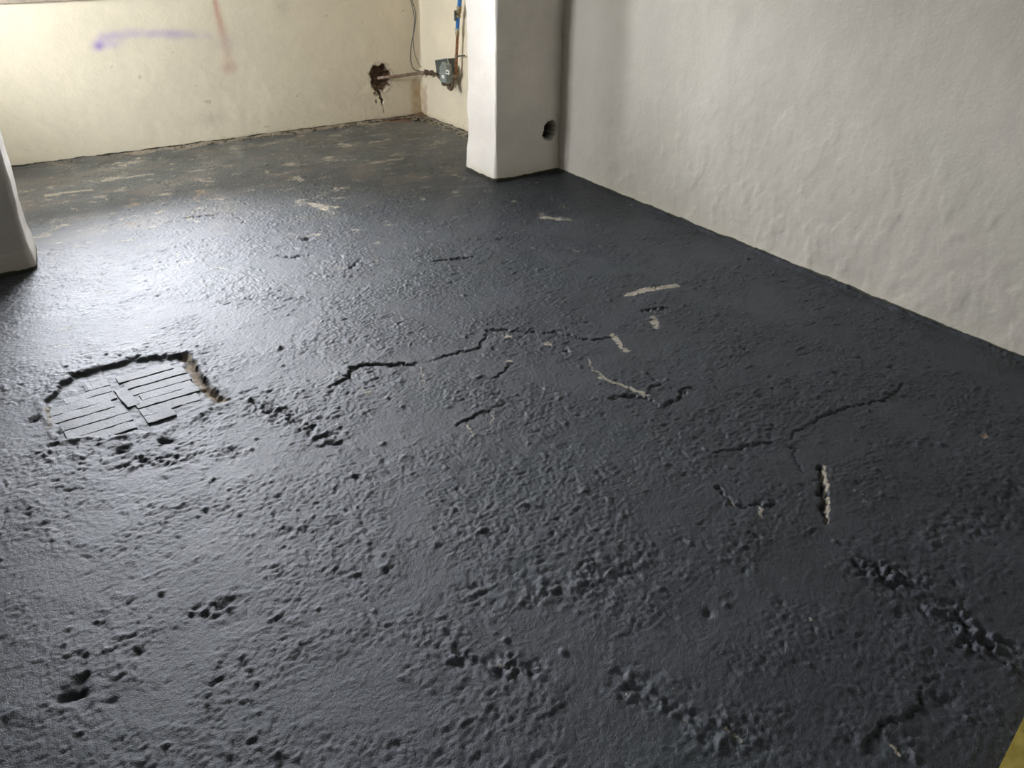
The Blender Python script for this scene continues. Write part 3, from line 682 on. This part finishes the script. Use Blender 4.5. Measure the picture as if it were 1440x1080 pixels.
# --- iron supply pipe from the hole to the meter
hy = YB-.055
q = [Vector((3.035, YB+.055, .318)), Vector(on(1, YB-.02, 540, 109)), Vector(on(1, hy, 560, 107.2)), Vector(on(1, hy, 585, 103.5))]
q.append(Vector(on(0, 3.345, 600, 101.8))); q.append(Vector(on(0, 3.325, 611, 103.5))); q.append(Vector((XM, mc.y+.032, zb_+.012)))
ip = thing('supply_pipe', tuple(q[1]), 'brown iron supply pipe running from the wall hole across the corner to the meter', 'pipe')
qq = catmull(q, 8)
part(tube('pipe_run', qq[:33], .0125, M_IRON, ip, 12), ip); part(tube('flexible_tail', qq[32:], .009, M_RUST, ip, 10), ip)
kx = qq[32]; kd = (qq[33]-qq[31]).normalized()
part(hexnut('coupling', kx, kd, .021, .03, M_RUST, ip), ip); part(hexnut('coupling', qq[37], (qq[38]-qq[36]).normalized(), .018, .022, M_RUST, ip), ip)
bm = bmesh.new()
for a in range(5):
    an = a*1.3; v = Vector((-.35*math.cos(an)-.3, .5*math.sin(an), math.cos(an+.6))).normalized(); b_tube(bm, [kx, kx+v*.024, kx+v*.036+Vector((0, .006, -.004))], [.005, .004, .0015], 6)
part(from_bm('earth_clamp', bm, M_RUST, ip, 60), ip)
bm = bmesh.new(); r1 = Vector(on(0, 3.33, 606, 106)); b_tube(bm, catmull([kx+kd*.01, r1, Vector(on(0, 3.33, 612, 106)), Vector(on(0, 3.33, 609, 108.5))], 5), .004, 6); part(from_bm('wire_tail', bm, M_EARTH, ip, 60), ip)
# --- two cables hanging in the corner
def cable(px, label, y_or, r):
    pts = [Vector(on(1, y_or, *p)) for p in px]
    bm = bmesh.new(); b_tube(bm, catmull(pts, 6), r, 8); return tag(from_bm('cable', bm, M_CABLE, None, 60), label, 'cable')
cable([(576, -26), (579.5, 0), (583, 12), (584.5, 25), (582, 45), (578.5, 62), (577.5, 80), (579, 92), (584, 98.5), (592, 100.5), (599, 100.5)], 'thicker grey cable hanging in the corner, its loop swinging left down to the iron pipe', YB-.03, .0042)
cable([(574, -26), (577.5, 0), (581, 14), (582.5, 30), (581, 52), (582.5, 72), (587, 86), (592, 95), (598, 98.5)], 'thinner grey cable hanging in the corner, right of the thicker loop', YB-.022, .0028)

# ------------------------------------------------------------------ yellow board at the lower right
a = G(1402, 1085, .035); b = G(1441, 1006, .035); dr = (b-a)/np.linalg.norm(b-a); nr_ = np.array([dr[1], -dr[0], 0])
bd = thing('yellow_board', tuple(a*np.array([1, 1, 0])), 'yellow timber board lying on the dark floor at the lower right corner', 'board')
bm = bmesh.new(); L0 = -.35; L1 = .62
co = [a+dr*L0, a+dr*L1, a+dr*L1+nr_*.14, a+dr*L0+nr_*.14]
f = [bm.verts.new((p[0], p[1], .035)) for p in co]; k = [bm.verts.new((p[0], p[1], .006)) for p in co]
ff = bm.faces.new(f); bm.faces.new(k[::-1])
for i in range(4): bm.faces.new((f[i], k[i], k[(i+1) % 4], f[(i+1) % 4]))
bmesh.ops.bevel(bm, geom=list(bm.edges), offset=.004, segments=2, affect='EDGES')
part(from_bm('board', bm, M_YELLOW, bd, 30), bd)
for t in (.05, .45):
    bm = bmesh.new(); p = a+dr*t+nr_*.05; b_tube(bm, [(p[0], p[1], .034), (p[0], p[1], .0362)], .005, 10); part(from_bm('nail_head', bm, M_RUST, bd), bd)

# ------------------------------------------------------------------ crumbs of mortar along the foot of the far walls
rc = np.random.default_rng(21); bm = bmesh.new()
def crumb(x, y, z, s):
    r = bmesh.ops.create_icosphere(bm, subdivisions=1, radius=s)
    for v in r['verts']: v.co *= rc.uniform(.65, 1.25)
    bmesh.ops.transform(bm, matrix=Matrix.Translation((x, y, z))@Matrix.Rotation(rc.uniform(0, 6), 4, 'Z')@Matrix.Diagonal((1.3, 1, .7, 1)), verts=r['verts'])
for i in range(230):
    x = XR-.03-abs(rc.normal(0, 1.0)); 
    if x < .6: continue
    crumb(x, YB-.018-abs(rc.normal(0, .02)), .010+rc.uniform(-.002, .005), rc.uniform(.003, .010))
for i in range(200):
    y = rc.uniform(PY1+.1, YB-.03); crumb(XR-.02-abs(rc.normal(0, .03)), y, .010, rc.uniform(.003, .011))
for i in range(60): crumb(XR-.04-abs(rc.normal(0, .07)), YB-.04-abs(rc.normal(0, .06)), .012, rc.uniform(.004, .013))
tag(from_bm('mortar_crumbs', bm, M_CRUMB, None), 'brown crumbs of mortar scattered along the foot of the far corner walls', 'rubble', kind='stuff')
